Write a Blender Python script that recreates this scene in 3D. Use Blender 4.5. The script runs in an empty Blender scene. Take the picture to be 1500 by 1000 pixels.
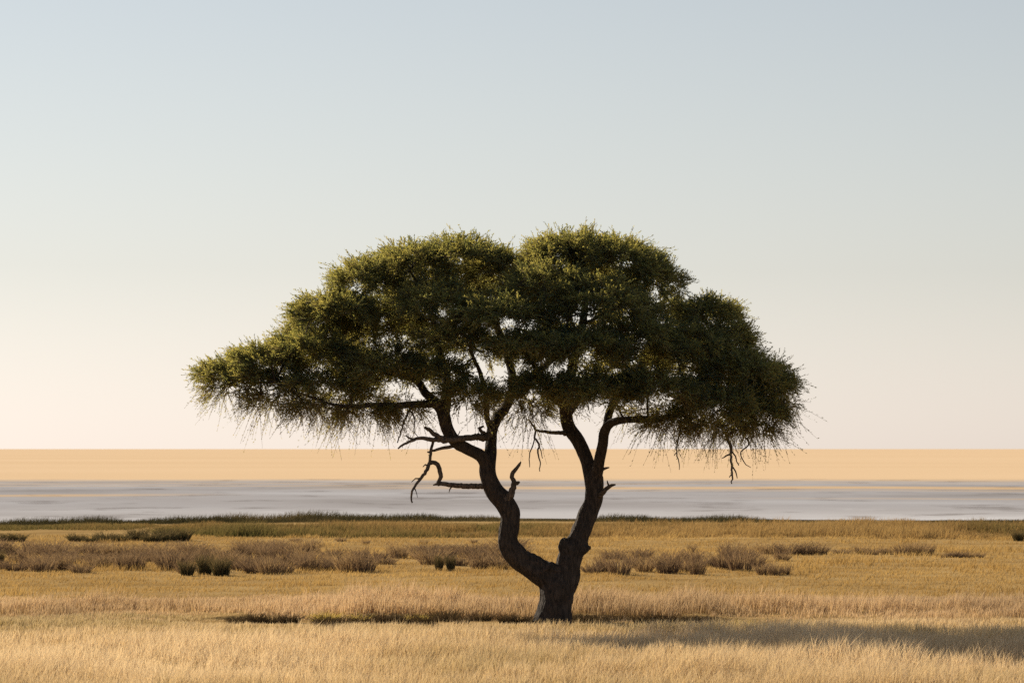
import bpy, math, random
import numpy as np
from mathutils import Vector

R = math.radians
rng = np.random.default_rng(7)
random.seed(7)
scene = bpy.context.scene
COL = scene.collection

# ------------------------------------------------------------------ camera
CAM_H = 2.63          # eye height on a vehicle, metres
F = 4850.0            # focal length in photo pixels (photo is 1500 wide)
HZ = 657.0            # photo row of the horizon
cam_data = bpy.data.cameras.new('camera')
cam = bpy.data.objects.new('camera', cam_data)
COL.objects.link(cam)
cam.location = (0, 0, CAM_H)
cam.rotation_euler = (R(90), 0, 0)
cam_data.sensor_width = 36.0
cam_data.lens = 36.0 * F / 1500.0
cam_data.shift_y = (HZ - 500.0) / 1500.0
cam_data.clip_start = 0.5
cam_data.clip_end = 60000
cam_data.dof.use_dof = True
cam_data.dof.focus_distance = 50.0
cam_data.dof.aperture_fstop = 4.5
scene.camera = cam

# ------------------------------------------------------------------ light
SUN_EL = R(24.5)
SUN_AZ = R(-40)       # from the view direction (+Y) towards the left
sun_from = Vector((math.sin(SUN_AZ) * math.cos(SUN_EL), math.cos(SUN_AZ) * math.cos(SUN_EL), math.sin(SUN_EL)))
world = bpy.data.worlds.new('World')
scene.world = world
world.use_nodes = True
wn = world.node_tree
wn.nodes.clear()
w_out = wn.nodes.new('ShaderNodeOutputWorld')
w_bg = wn.nodes.new('ShaderNodeBackground')
w_sky = wn.nodes.new('ShaderNodeTexSky')
w_sky.sky_type = 'NISHITA'
w_sky.sun_disc = False
w_sky.sun_elevation = SUN_EL
w_sky.sun_rotation = SUN_AZ
w_sky.altitude = 3000
w_sky.air_density = 2.2
w_sky.dust_density = 0.8
w_sky.ozone_density = 3.0
w_bg.inputs['Strength'].default_value = 0.059
w_hs = wn.nodes.new('ShaderNodeHueSaturation')      # dusty, washed-out air
w_hs.inputs['Saturation'].default_value = 0.40
wn.links.new(w_sky.outputs[0], w_hs.inputs['Color'])
w_wb = wn.nodes.new('ShaderNodeMix')                # white balance of the whole sky
w_wb.data_type = 'RGBA'; w_wb.blend_type = 'MULTIPLY'
w_wb.inputs[0].default_value = 1.0
w_wb.inputs[7].default_value = (1.01, 1.0, 1.065, 1)
wn.links.new(w_hs.outputs[0], w_wb.inputs[6])
wn.links.new(w_wb.outputs[2], w_bg.inputs['Color'])
wn.links.new(w_bg.outputs[0], w_out.inputs['Surface'])

sun_data = bpy.data.lights.new('sun', 'SUN')
sun_data.energy = 5.0
sun_data.angle = R(0.53)
sun_data.color = (1.0, 0.86, 0.66)
sun = bpy.data.objects.new('sun', sun_data)
COL.objects.link(sun)
sun.location = sun_from * 100
sun.rotation_euler = (-sun_from).to_track_quat('-Z', 'Y').to_euler()

scene.view_settings.view_transform = 'Standard'
scene.view_settings.look = 'None'
scene.view_settings.exposure = 0.62
scene.view_settings.gamma = 1.0
scene.view_settings.use_curve_mapping = False
scene.cycles.use_denoising = False
scene.cycles.max_bounces = 6
scene.cycles.sample_clamp_indirect = 4.0
scene.cycles.transparent_max_bounces = 4
scene.cycles.caustics_reflective = False
scene.cycles.caustics_refractive = False


# ------------------------------------------------------------------ helpers
def px(x, y, d):
    """photo pixel + distance -> world point"""
    return np.array(((x - 750.0) / F * d, d, CAM_H - (y - HZ) / F * d))


def hash2(ix, iy, seed):
    h = (ix.astype(np.int64) * 374761393 + iy.astype(np.int64) * 668265263 + seed * 982451653) & 0x7fffffff
    h = ((h ^ (h >> 13)) * 1274126177) & 0x7fffffff
    return ((h ^ (h >> 16)) & 0xffff) / 65535.0


def vnoise(x, y, seed=0):
    x = np.asarray(x, float); y = np.asarray(y, float)
    ix = np.floor(x); iy = np.floor(y)
    fx = x - ix; fy = y - iy
    fx = fx * fx * (3 - 2 * fx); fy = fy * fy * (3 - 2 * fy)
    a = hash2(ix, iy, seed); b = hash2(ix + 1, iy, seed)
    c = hash2(ix, iy + 1, seed); d = hash2(ix + 1, iy + 1, seed)
    return (a * (1 - fx) + b * fx) * (1 - fy) + (c * (1 - fx) + d * fx) * fy


def fbm(x, y, seed=0, o=3):
    s = 0; a = 0.5
    for i in range(o):
        s = s + a * vnoise(x * 2 ** i, y * 2 ** i, seed + i)
        a *= 0.5
    return s / (1 - 0.5 ** o)


def sstep(a, b, x):
    t = np.clip((x - a) / (b - a), 0, 1)
    return t * t * (3 - 2 * t)


def mesh_np(name, verts, faces, attrs=None, smooth=False):
    """verts (N,3), faces (M,k) with constant k"""
    me = bpy.data.meshes.new(name)
    verts = np.ascontiguousarray(verts, np.float32)
    faces = np.ascontiguousarray(faces, np.int32)
    k = faces.shape[1]
    me.vertices.add(len(verts))
    me.vertices.foreach_set('co', verts.ravel())
    me.loops.add(faces.size)
    me.loops.foreach_set('vertex_index', faces.ravel())
    me.polygons.add(len(faces))
    me.polygons.foreach_set('loop_start', np.arange(0, faces.size, k, dtype=np.int32))
    if smooth:
        me.polygons.foreach_set('use_smooth', np.ones(len(faces), bool))
    for an, av in (attrs or {}).items():
        at = me.attributes.new(an, 'FLOAT', 'POINT')
        at.data.foreach_set('value', np.ascontiguousarray(av, np.float32))
    me.update(calc_edges=True)
    return me


def link(name, me, mat, parent=None):
    o = bpy.data.objects.new(name, me)
    COL.objects.link(o)
    if mat is not None and me is not None and len(me.materials) == 0:
        me.materials.append(mat)
    if parent is not None:
        o.parent = parent
    return o


def tag(o, label=None, cat=None, group=None, kind=None):
    if label: o['label'] = label
    if cat: o['category'] = cat
    if group: o['group'] = group
    if kind: o['kind'] = kind
    return o


# ------------------------------------------------------------------ materials
def new_mat(name):
    m = bpy.data.materials.new(name)
    m.use_nodes = True
    m.node_tree.nodes.clear()
    return m, m.node_tree


def N(nt, t, **kw):
    n = nt.nodes.new(t)
    for k, v in kw.items():
        setattr(n, k, v)
    return n


def ramp(nt, stops):
    r = nt.nodes.new('ShaderNodeValToRGB')
    e = r.color_ramp.elements
    while len(e) < len(stops):
        e.new(0.5)
    for i, (p, c) in enumerate(stops):
        e[i].position = p
        e[i].color = (c[0], c[1], c[2], 1)
    return r


def blade_mat(name, stops, tip, tip_amt, transl, tr_tint=(1, .95, .75), tr_stops=None):
    """thin leaf/blade: colour from a per-blade random, paler seed head towards the tip"""
    m, nt = new_mat(name)
    L = nt.links.new
    out = N(nt, 'ShaderNodeOutputMaterial')
    av = N(nt, 'ShaderNodeAttribute', attribute_name='var')
    at = N(nt, 'ShaderNodeAttribute', attribute_name='tip')
    rp = ramp(nt, stops)
    L(av.outputs['Fac'], rp.inputs[0])
    mx = N(nt, 'ShaderNodeMix', data_type='RGBA')
    mu = N(nt, 'ShaderNodeMath', operation='MULTIPLY')
    mu.inputs[1].default_value = tip_amt
    L(at.outputs['Fac'], mu.inputs[0])
    L(mu.outputs[0], mx.inputs[0])
    L(rp.outputs[0], mx.inputs[6])
    mx.inputs[7].default_value = (*tip, 1)
    df = N(nt, 'ShaderNodeBsdfDiffuse')
    tr = N(nt, 'ShaderNodeBsdfTranslucent')
    L(mx.outputs[2], df.inputs[0])
    g = N(nt, 'ShaderNodeMix', data_type='RGBA', blend_type='MULTIPLY')
    g.inputs[0].default_value = 1.0
    L(mx.outputs[2], g.inputs[6])
    g.inputs[7].default_value = (*tr_tint, 1)
    L(g.outputs[2], tr.inputs[0])
    if tr_stops:                                   # light through the leaf has its own, yellower colour
        r2 = ramp(nt, tr_stops)
        L(av.outputs['Fac'], r2.inputs[0]); L(r2.outputs[0], tr.inputs[0])
    ms = N(nt, 'ShaderNodeMixShader')
    ms.inputs[0].default_value = transl
    L(df.outputs[0], ms.inputs[1]); L(tr.outputs[0], ms.inputs[2])
    L(ms.outputs[0], out.inputs[0])
    return m


M = {}
M['grass'] = blade_mat('dry_grass', [(0, (.28, .21, .08)), (.2, (.42, .30, .14)), (.5, (.54, .39, .21)), (.8, (.65, .49, .31)), (1, (.72, .57, .39))], (.80, .66, .50), .6, .45)
M['pink_grass'] = blade_mat('bank_grass', [(0, (.26, .17, .09)), (.35, (.38, .25, .13)), (.7, (.50, .34, .19)), (1, (.58, .42, .27))], (.70, .54, .40), .7, .45)
M['gold_grass'] = blade_mat('short_grass', [(0, (.30, .19, .07)), (.5, (.40, .26, .10)), (1, (.48, .33, .14))], (.52, .37, .18), .5, .45)
M['olive'] = blade_mat('sedge', [(0, (.07, .075, .025)), (.3, (.14, .115, .045)), (.55, (.22, .145, .06)), (.8, (.27, .17, .075)), (1, (.40, .27, .12))], (.36, .25, .12), .45, .4)
M['reed'] = blade_mat('reed', [(0, (.03, .035, .02)), (.5, (.07, .065, .035)), (1, (.14, .11, .055))], (.2, .15, .08), .3, .3)
M['shrub'] = blade_mat('shrub_stems', [(0, (.09, .06, .05)), (.4, (.17, .115, .08)), (.75, (.26, .18, .115)), (1, (.42, .29, .15))], (.34, .24, .15), .5, .4)
M['dark_sedge'] = blade_mat('tussock', [(0, (.025, .034, .020)), (.5, (.055, .060, .032)), (.8, (.12, .095, .05)), (1, (.24, .17, .085))], (.26, .19, .10), .5, .32)
M['shade_clump'] = blade_mat('shade_clump', [(0, (.018, .013, .010)), (.6, (.05, .036, .024)), (1, (.13, .09, .05))], (.2, .14, .08), .4, .25)  # near-black stems: shade at the bank foot put into the colour
M['yellow'] = blade_mat('yellow_plant', [(0, (.26, .21, .06)), (.5, (.40, .31, .08)), (1, (.50, .38, .12))], (.56, .44, .16), .5, .5)
M['leaf'] = blade_mat('acacia_leaf', [(0, (.010, .032, .042)), (.5, (.015, .044, .053)), (.8, (.055, .078, .045)), (.9, (.11, .09, .06)), (1, (.16, .12, .08))], (.06, .09, .05), .4, .42,
                      tr_stops=[(0, (.26, .28, .08)), (.5, (.62, .54, .12)), (.8, (.72, .58, .14)), (.9, (.22, .17, .11)), (1, (.22, .17, .12))])


def bark_mat(name, c1, c2):
    m, nt = new_mat(name)
    L = nt.links.new
    out = N(nt, 'ShaderNodeOutputMaterial')
    tc = N(nt, 'ShaderNodeTexCoord')
    mp = N(nt, 'ShaderNodeMapping')
    mp.inputs['Scale'].default_value = (26, 26, 5)
    L(tc.outputs['Object'], mp.inputs[0])
    no = N(nt, 'ShaderNodeTexNoise')
    no.inputs['Scale'].default_value = 1.0
    no.inputs['Detail'].default_value = 5
    no.inputs['Distortion'].default_value = 1.2
    L(mp.outputs[0], no.inputs[0])
    rp = ramp(nt, [(.3, c1), (.7, c2)])
    L(no.outputs[0], rp.inputs[0])
    bu = N(nt, 'ShaderNodeBump')
    bu.inputs['Strength'].default_value = 0.9
    bu.inputs['Distance'].default_value = 0.04
    L(no.outputs[0], bu.inputs['Height'])
    pb = N(nt, 'ShaderNodeBsdfPrincipled')
    pb.inputs['Roughness'].default_value = 0.9
    pb.inputs['Specular IOR Level'].default_value = 0.2
    L(rp.outputs[0], pb.inputs['Base Color'])
    L(bu.outputs[0], pb.inputs['Normal'])
    L(pb.outputs[0], out.inputs[0])
    return m


M['bark'] = bark_mat('bark', (.013, .011, .011), (.068, .052, .043))
M['dead_wood'] = bark_mat('dead_wood', (.03, .025, .022), (.14, .11, .09))


def ground_mat():
    m, nt = new_mat('dry_ground')
    L = nt.links.new
    out = N(nt, 'ShaderNodeOutputMaterial')
    geo = N(nt, 'ShaderNodeNewGeometry')
    mp = N(nt, 'ShaderNodeMapping')
    mp.inputs['Scale'].default_value = (.25, .6, 1)
    L(geo.outputs['Position'], mp.inputs[0])
    n1 = N(nt, 'ShaderNodeTexNoise')
    n1.inputs['Scale'].default_value = 1.0
    n1.inputs['Detail'].default_value = 6
    L(mp.outputs[0], n1.inputs[0])
    near = ramp(nt, [(.3, (.25, .16, .065)), (.5, (.34, .225, .095)), (.7, (.42, .29, .13))])
    L(n1.outputs[0], near.inputs[0])
    # the far grass plain beyond the pan: streaked pale gold
    mp2 = N(nt, 'ShaderNodeMapping')
    mp2.inputs['Scale'].default_value = (.004, .009, 1)
    L(geo.outputs['Position'], mp2.inputs[0])
    n2 = N(nt, 'ShaderNodeTexNoise')
    n2.inputs['Scale'].default_value = 1.0
    n2.inputs['Detail'].default_value = 5
    L(mp2.outputs[0], n2.inputs[0])
    far = ramp(nt, [(.3, (.645, .475, .30)), (.7, (.70, .525, .345))])
    L(n2.outputs[0], far.inputs[0])
    sp = N(nt, 'ShaderNodeSeparateXYZ')
    L(geo.outputs['Position'], sp.inputs[0])
    mr = N(nt, 'ShaderNodeMapRange')
    mr.inputs['From Min'].default_value = 150
    mr.inputs['From Max'].default_value = 260
    L(sp.outputs['Y'], mr.inputs['Value'])
    mx = N(nt, 'ShaderNodeMix', data_type='RGBA')
    L(mr.outputs[0], mx.inputs[0])
    L(near.outputs[0], mx.inputs[6]); L(far.outputs[0], mx.inputs[7])
    n3 = N(nt, 'ShaderNodeTexNoise')
    n3.inputs['Scale'].default_value = 9.0
    n3.inputs['Detail'].default_value = 4
    L(geo.outputs['Position'], n3.inputs[0])
    bu = N(nt, 'ShaderNodeBump')
    bu.inputs['Strength'].default_value = .6
    bu.inputs['Distance'].default_value = .05
    L(n3.outputs[0], bu.inputs['Height'])
    bs = N(nt, 'ShaderNodeMapRange')
    bs.inputs['From Min'].default_value = 60; bs.inputs['From Max'].default_value = 120
    bs.inputs['To Min'].default_value = .6; bs.inputs['To Max'].default_value = 0
    L(sp.outputs['Y'], bs.inputs['Value']); L(bs.outputs[0], bu.inputs['Strength'])
    df = N(nt, 'ShaderNodeBsdfDiffuse')
    L(mx.outputs[2], df.inputs[0]); L(bu.outputs[0], df.inputs['Normal'])
    L(df.outputs[0], out.inputs[0])
    return m


def pan_mat():
    """grey clay and salt crust with strips of dry grass growing along it"""
    m, nt = new_mat('salt_crust')
    L = nt.links.new
    out = N(nt, 'ShaderNodeOutputMaterial')
    geo = N(nt, 'ShaderNodeNewGeometry')
    mp = N(nt, 'ShaderNodeMapping')
    mp.inputs['Scale'].default_value = (.05, .035, 1)
    L(geo.outputs['Position'], mp.inputs[0])
    n1 = N(nt, 'ShaderNodeTexNoise')
    n1.inputs['Scale'].default_value = 1.0
    n1.inputs['Detail'].default_value = 6
    n1.inputs['Roughness'].default_value = .5
    L(mp.outputs[0], n1.inputs[0])
    sp = N(nt, 'ShaderNodeSeparateXYZ')
    L(geo.outputs['Position'], sp.inputs[0])
    clay = ramp(nt, [(.30, (.27, .26, .265)), (.46, (.335, .328, .342)), (.6, (.37, .368, .388)), (.75, (.44, .447, .475))])
    L(n1.outputs[0], clay.inputs[0])
    # whiter salt rim along the near shore
    rim = N(nt, 'ShaderNodeMapRange')
    rim.inputs['From Min'].default_value = 150
    rim.inputs['From Max'].default_value = 124
    L(sp.outputs['Y'], rim.inputs['Value'])
    rn = N(nt, 'ShaderNodeMath', operation='MULTIPLY')
    L(rim.outputs[0], rn.inputs[0]); L(n1.outputs[0], rn.inputs[1])
    mx0 = N(nt, 'ShaderNodeMix', data_type='RGBA')
    L(rn.outputs[0], mx0.inputs[0])
    L(clay.outputs[0], mx0.inputs[6])
    mx0.inputs[7].default_value = (.62, .62, .64, 1)
    # grass strips: distance along Y, wobbling with a slow noise along X
    mp2 = N(nt, 'ShaderNodeMapping')
    mp2.inputs['Scale'].default_value = (.035, .012, 1)
    L(geo.outputs['Position'], mp2.inputs[0])
    n2 = N(nt, 'ShaderNodeTexNoise')
    n2.inputs['Scale'].default_value = 1.0
    n2.inputs['Detail'].default_value = 4
    L(mp2.outputs[0], n2.inputs[0])
    ma = N(nt, 'ShaderNodeMath', operation='MULTIPLY_ADD')
    ma.inputs[1].default_value = 34
    L(n2.outputs[0], ma.inputs[0]); L(sp.outputs['Y'], ma.inputs[2])      # Y + 34 n
    col = mx0.outputs[2]
    for (c, w, x0, x1, amt) in ((238, 13, -18, 6, .95), (266, 6, 200, -60, .5), (203, 8, -14, -26, .75), (222, 4, -10, 12, .4), (190, 3, 8, 22, .45), (252, 5, 30, -10, .5)):
        d = N(nt, 'ShaderNodeMath', operation='SUBTRACT'); d.inputs[1].default_value = c
        L(ma.outputs[0], d.inputs[0])
        ab = N(nt, 'ShaderNodeMath', operation='ABSOLUTE'); L(d.outputs[0], ab.inputs[0])
        k = N(nt, 'ShaderNodeMapRange', interpolation_type='SMOOTHSTEP')
        k.inputs['From Min'].default_value = w; k.inputs['From Max'].default_value = w * .1
        L(ab.outputs[0], k.inputs['Value'])
        kx = N(nt, 'ShaderNodeMapRange', interpolation_type='SMOOTHSTEP')
        kx.inputs['From Min'].default_value = x0; kx.inputs['From Max'].default_value = x1
        L(sp.outputs['X'], kx.inputs['Value'])
        mu = N(nt, 'ShaderNodeMath', operation='MULTIPLY'); L(k.outputs[0], mu.inputs[0]); L(kx.outputs[0], mu.inputs[1])
        m2 = N(nt, 'ShaderNodeMath', operation='MULTIPLY'); L(mu.outputs[0], m2.inputs[0]); m2.inputs[1].default_value = amt
        mx = N(nt, 'ShaderNodeMix', data_type='RGBA')
        L(m2.outputs[0], mx.inputs[0]); L(col, mx.inputs[6])
        mx.inputs[7].default_value = (.58, .42, .255, 1)
        col = mx.outputs[2]
    # the far shore breaks up into the grass plain
    fe = N(nt, 'ShaderNodeMapRange', interpolation_type='SMOOTHSTEP')
    fe.inputs['From Min'].default_value = 268; fe.inputs['From Max'].default_value = 312
    L(ma.outputs[0], fe.inputs['Value'])
    fm = N(nt, 'ShaderNodeMix', data_type='RGBA')
    L(fe.outputs[0], fm.inputs[0]); L(col, fm.inputs[6])
    fm.inputs[7].default_value = (.64, .475, .30, 1)
    col = fm.outputs[2]
    # broken darker mud edges and crust patches
    mp3 = N(nt, 'ShaderNodeMapping')
    mp3.inputs['Scale'].default_value = (.16, .10, 1)
    L(geo.outputs['Position'], mp3.inputs[0])
    n3 = N(nt, 'ShaderNodeTexNoise')
    n3.inputs['Scale'].default_value = 1.0; n3.inputs['Detail'].default_value = 8; n3.inputs['Roughness'].default_value = .65
    L(mp3.outputs[0], n3.inputs[0])
    rk = ramp(nt, [(.36, (.55, .52, .50)), (.44, (1, 1, 1)), (.60, (1, 1, 1)), (.68, (1.18, 1.19, 1.2))])
    L(n3.outputs[0], rk.inputs[0])
    mk_ = N(nt, 'ShaderNodeMix', data_type='RGBA', blend_type='MULTIPLY')
    mk_.inputs[0].default_value = .8
    L(col, mk_.inputs[6]); L(rk.outputs[0], mk_.inputs[7])
    col = mk_.outputs[2]
    df = N(nt, 'ShaderNodeBsdfDiffuse')
    L(col, df.inputs[0])
    L(df.outputs[0], out.inputs[0])
    return m


M['ground'] = ground_mat()
M['pan'] = pan_mat()


# ------------------------------------------------------------------ ground
def bank_line(x):
    return 51.3 + 0.5 * (fbm(x * .6, x * 0 + 3.3, 5) - .5) + 0.25 * (vnoise(x * 2.3, x * 0, 9) - .5)


def ground_z(x, y):
    x = np.asarray(x, float); y = np.asarray(y, float)
    z = 0.10 * (fbm(x * .16, y * .16, 1) - .5) + 0.05 * (fbm(x * .7, y * .7, 2) - .5)
    z = z * sstep(122, 100, y) * sstep(-5, 20, y)
    along = sstep(-5.2, -3.6, x) * sstep(4.2, 2.6, x) * (0.15 + 1.1 * sstep(.25, .7, vnoise(x * 1.3, x * 0, 21)))
    b = bank_line(x)
    step = sstep(b - .10, b + .06, y) * sstep(b + 7, b + 2.5, y)
    z = z + 0.06 * along * step
    # shallow scoured strip in front of the bank
    z = z - 0.05 * along * np.exp(-((y - b + .25) / .22) ** 2)
    return z


def axis(segs):
    out = []
    for a, b, s in segs:
        n = max(1, int(round((b - a) / s)))
        out += list(a + (b - a) * np.arange(n) / n)
    return out


ys = axis([(-300, 0, 60), (0, 30, 5), (30, 49.6, .3), (49.6, 53, .05), (53, 66, .3), (66, 130, 2)]) + list(130 * (30000 / 130) ** (np.arange(41) / 40))
xr = axis([(0, 9, .12), (9, 26, 1)]) + list(26 * (20000 / 26) ** (np.arange(25) / 24))
xs = np.array([-v for v in xr[:0:-1]] + xr); ys = np.array(ys)
GX, GY = np.meshgrid(xs, ys)
GZ = ground_z(GX, GY)
nx, ny = len(xs), len(ys)
idx = np.arange(nx * ny).reshape(ny, nx)
gf = np.stack([idx[:-1, :-1], idx[:-1, 1:], idx[1:, 1:], idx[1:, :-1]], -1).reshape(-1, 4)
ground = link('ground', mesh_np('ground', np.stack([GX, GY, GZ], -1).reshape(-1, 3), gf, smooth=True), M['ground'])
tag(ground, 'flat golden savanna ground reaching to the horizon', 'ground', kind='structure')

# salt pan: a thin crust sheet with irregular shores, lying on the ground
t = np.concatenate([-np.geomspace(60, 2500, 30)[::-1], np.linspace(-59, 59, 240), np.geomspace(60, 2500, 30)])
near_e = 123 + 4 * (fbm(t * .05, t * 0, 31) - .5) + 3 * (fbm(t * .3, t * 0, 33) - .5) + np.where(t < 0, np.maximum(t, -30) * .32, 0) * sstep(2, -18, t)
far_e = 287 + 26 * (fbm(t * .015, t * 0, 35) - .5) + 8 * (fbm(t * .12, t * 0, 36) - .5)
rows = np.linspace(0, 1, 24)
PX = np.repeat(t[None], 24, 0); PY = near_e[None] + (far_e - near_e)[None] * rows[:, None]
pi = np.arange(PX.size).reshape(PX.shape)
pf = np.stack([pi[:-1, :-1], pi[:-1, 1:], pi[1:, 1:], pi[1:, :-1]], -1).reshape(-1, 4)
pan = link('salt_pan', mesh_np('salt_pan', np.stack([PX, PY, np.full(PX.shape, .02)], -1).reshape(-1, 3), pf), M['pan'])
tag(pan, 'pale grey salt pan stretching behind the scrub, streaked with golden strips', 'salt pan', kind='structure')


# ------------------------------------------------------------------ blades
def blades(P, h, w, lean, var, seg=1, lean_dir=None, curl=.35):
    """P (n,3) bases; h, w, var (n,); lean = sideways reach as share of h. Returns verts, tris, var, tip"""
    n = len(P)
    yaw = rng.uniform(0, 2 * np.pi, n)
    side = np.stack([np.cos(yaw), np.sin(yaw), np.zeros(n)], -1)
    if lean_dir is None:
        a = rng.uniform(0, 2 * np.pi, n)
        ld = np.stack([np.cos(a), np.sin(a), np.zeros(n)], -1)
    else:
        ld = lean_dir
    reach = (lean * h)[:, None] * ld
    up = np.zeros((n, 3)); up[:, 2] = h
    hw = (w * .5)[:, None] * side
    tipp = P + up + reach
    if seg == 1:
        V = np.stack([P - hw, P + hw, tipp], 1).reshape(-1, 3)
        T = np.arange(3 * n).reshape(n, 3)
        tip = np.tile([0, 0, 1.], n); va = np.repeat(var, 3)
    else:
        mid = P + up * .55 + reach * (.55 - curl * .55)
        V = np.stack([P - hw, P + hw, mid + hw * .85, mid - hw * .85, tipp], 1).reshape(-1, 3)
        b = np.arange(n)[:, None] * 5
        T = np.concatenate([b + [[0, 1, 2]], b + [[0, 2, 3]], b + [[3, 2, 4]]], 0)
        tip = np.tile([0, 0, .5, .5, 1.], n); va = np.repeat(var, 5)
    return V, T, va, tip


def merge(parts):
    V = []; T = []; A = []; B = []; o = 0
    for v, t_, a, b in parts:
        V.append(v); T.append(t_ + o); A.append(a); B.append(b); o += len(v)
    return np.concatenate(V), np.concatenate(T), np.concatenate(A), np.concatenate(B)


def stuff(name, parts, mat, label, cat):
    v, t_, a, b = merge(parts)
    o = link(name, mesh_np(name, v, t_, {'var': a, 'tip': b}), mat)
    return tag(o, label, cat, kind='stuff')


def scatter(y0, y1, dens, margin=1.6):
    """points over the ground between two distances, wide enough for the view and a step aside"""
    n = int(dens * (y1 - y0) * 2 * ((750 / F) * (y0 + y1) / 2 + margin))
    y = np.sqrt(rng.uniform(0, 1, n) * (y1 ** 2 - y0 ** 2) + y0 ** 2)
    x = rng.uniform(-1, 1, n) * ((750 / F) * y + margin)
    return x, y


def field(y0, y1, dens, nb, spread, hfun, w, lean, seg=1, keep=None, wind=.12, vfun=None):
    x, y = scatter(y0, y1, dens)
    if keep is not None:
        k = rng.uniform(0, 1, len(x)) < keep(x, y)
        x, y = x[k], y[k]
    x = np.repeat(x, nb) + rng.normal(0, spread, len(x) * nb)
    y = np.repeat(y, nb) + rng.normal(0, spread, len(y) * nb)
    h = hfun(x, y) * rng.uniform(.55, 1.15, len(x))
    k = h > .015
    x, y, h = x[k], y[k], h[k]
    z = ground_z(x, y) - .01
    a = rng.uniform(0, 2 * np.pi, len(x))
    ld = np.stack([np.cos(a) + wind * 4, np.sin(a), np.zeros(len(x))], -1)
    base = fbm(x * .35, y * .35, 51) if vfun is None else vfun(x, y)
    var = np.clip(.5 + (base - .5) * 1.9 + rng.normal(0, .2, len(x)), 0, 1)
    return blades(np.stack([x, y, z], -1), h, w * rng.uniform(.7, 1.3, len(x)), lean * rng.uniform(.3, 1.3, len(x)), var, seg, ld)


def clear_trunk(x, y):
    return 1.0 * (np.hypot(x - .62, y - 50) > .33)


# foreground: tall dry grass towards the camera, shorter under the tree
def h_fore(x, y):
    return (.065 + .045 * sstep(50.4, 49.4, y) + .13 * sstep(48.5, 43, y)) * (.25 + 1.5 * fbm(x * .5, y * .5, 61)) * (1 - .75 * sstep(-5.6, -4, x) * sstep(4.6, 3, x) * sstep(48.6, 49.6, y)) * (.6 + .8 * vnoise(x * 2.5, y * 2.5, 62))


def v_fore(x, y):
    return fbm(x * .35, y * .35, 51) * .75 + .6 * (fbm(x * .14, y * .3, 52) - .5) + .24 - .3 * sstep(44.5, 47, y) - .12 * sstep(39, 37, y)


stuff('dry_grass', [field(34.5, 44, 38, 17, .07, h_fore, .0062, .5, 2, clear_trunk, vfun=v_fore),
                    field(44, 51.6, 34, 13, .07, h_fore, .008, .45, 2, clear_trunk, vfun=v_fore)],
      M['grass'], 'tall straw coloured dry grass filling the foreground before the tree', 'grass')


# taller pale grass along and behind the bank
def h_bank(x, y):
    c = fbm(x * .45, y * .7, 71)
    al = sstep(-5.2, -3.6, x) * sstep(4.2, 2.6, x)
    e = 50.95 + (1 - al) * (3.2 * fbm(x * .5, x * 0, 74) - .9)
    return (.05 + .24 * sstep(e, e + .6 + 1.6 * (1 - al), y) * sstep(58.5, 53.2, y)) * (.25 + 1.25 * sstep(.25, .75, c)) * (.7 + .6 * vnoise(x * 3, y * 3, 72))


stuff('bank_grass', [field(50.6, 59, 34, 13, .08, h_bank, .009, .4, 2)],
      M['pink_grass'], 'pinkish feathery grass growing on the low bank behind the trunk', 'grass')


# short grazed grass between the bank and the shrubs and on to the sedge
def h_short(x, y):
    return .07 * (.5 + fbm(x * .5, y * .5, 81)) + .10 * sstep(.62, .8, fbm(x * .8, y * .3, 83)) + .09 * sstep(70, 72, y) * sstep(88, 84, y) * sstep(.42, .7, fbm(x * .5, y * .25, 85))


stuff('short_grass', [field(57, 72, 16, 8, .12, h_short, .016, .6),
                      field(72, 100, 9, 9, .16, h_short, .02, .6)],
      M['gold_grass'], 'short golden grazed grass around the shrubs', 'grass')


# sedge belt before the salt pan, olive and brown, with breaks on the left
def h_sedge(x, y):
    u = 750 + x / y * F
    left = sstep(190, 330, u)
    front = 97 + 6 * (1 - left) + 6 * (fbm(x * .16, x * 0, 91) - .5)
    back = 113 + 4 * (fbm(x * .15, x * 0, 92) - .5)
    h = .34 * sstep(front - .6, front + .8, y) * sstep(back + 1.5, back - 1.5, y)
    patch = sstep(.5, .62, fbm(x * .22, y * .12, 93))
    clump = .25 + 1.3 * fbm(x * .5, y * .22, 94) * sstep(.25, .5, fbm(x * .9, y * .5, 96))
    return h * (left + (1 - left) * .5 * patch) * clump * (.35 + 1.2 * fbm(x * .13, y * .1, 97))


def v_sedge(x, y):
    u = 750 + x / y * F
    return np.clip(fbm(x * .25, y * .12, 95) * .9 + .22 * sstep(500, 1100, u) - .02 - .12 * sstep(330, 240, u), 0, 1)


stuff('sedge', [field(93, 117, 10, 16, .16, h_sedge, .03, .45, vfun=v_sedge)],
      M['olive'], 'olive brown belt of sedge between the short grass and the salt pan', 'sedge')


# dark reeds along the shore of the pan
def h_reed(x, y):
    sh = np.interp(x, t, near_e) - 1.0
    k = np.exp(-((y - sh + 1.6) / 1.5) ** 2)
    u = 750 + x / y * F
    full = .35 + .65 * np.clip(sstep(760, 700, u) + sstep(850, 900, u) * sstep(1150, 1080, u), 0, 1)
    return .38 * k * (.35 + .8 * fbm(x * .22, x * 0, 101) + .6 * (vnoise(x * .9, y * .3, 102) - .5)) * full


stuff('shore_reeds', [field(104, 124, 14, 20, .25, h_reed, .026, .55)],
      M['reed'], 'dark line of low reeds along the edge of the salt pan', 'reeds')


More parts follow.
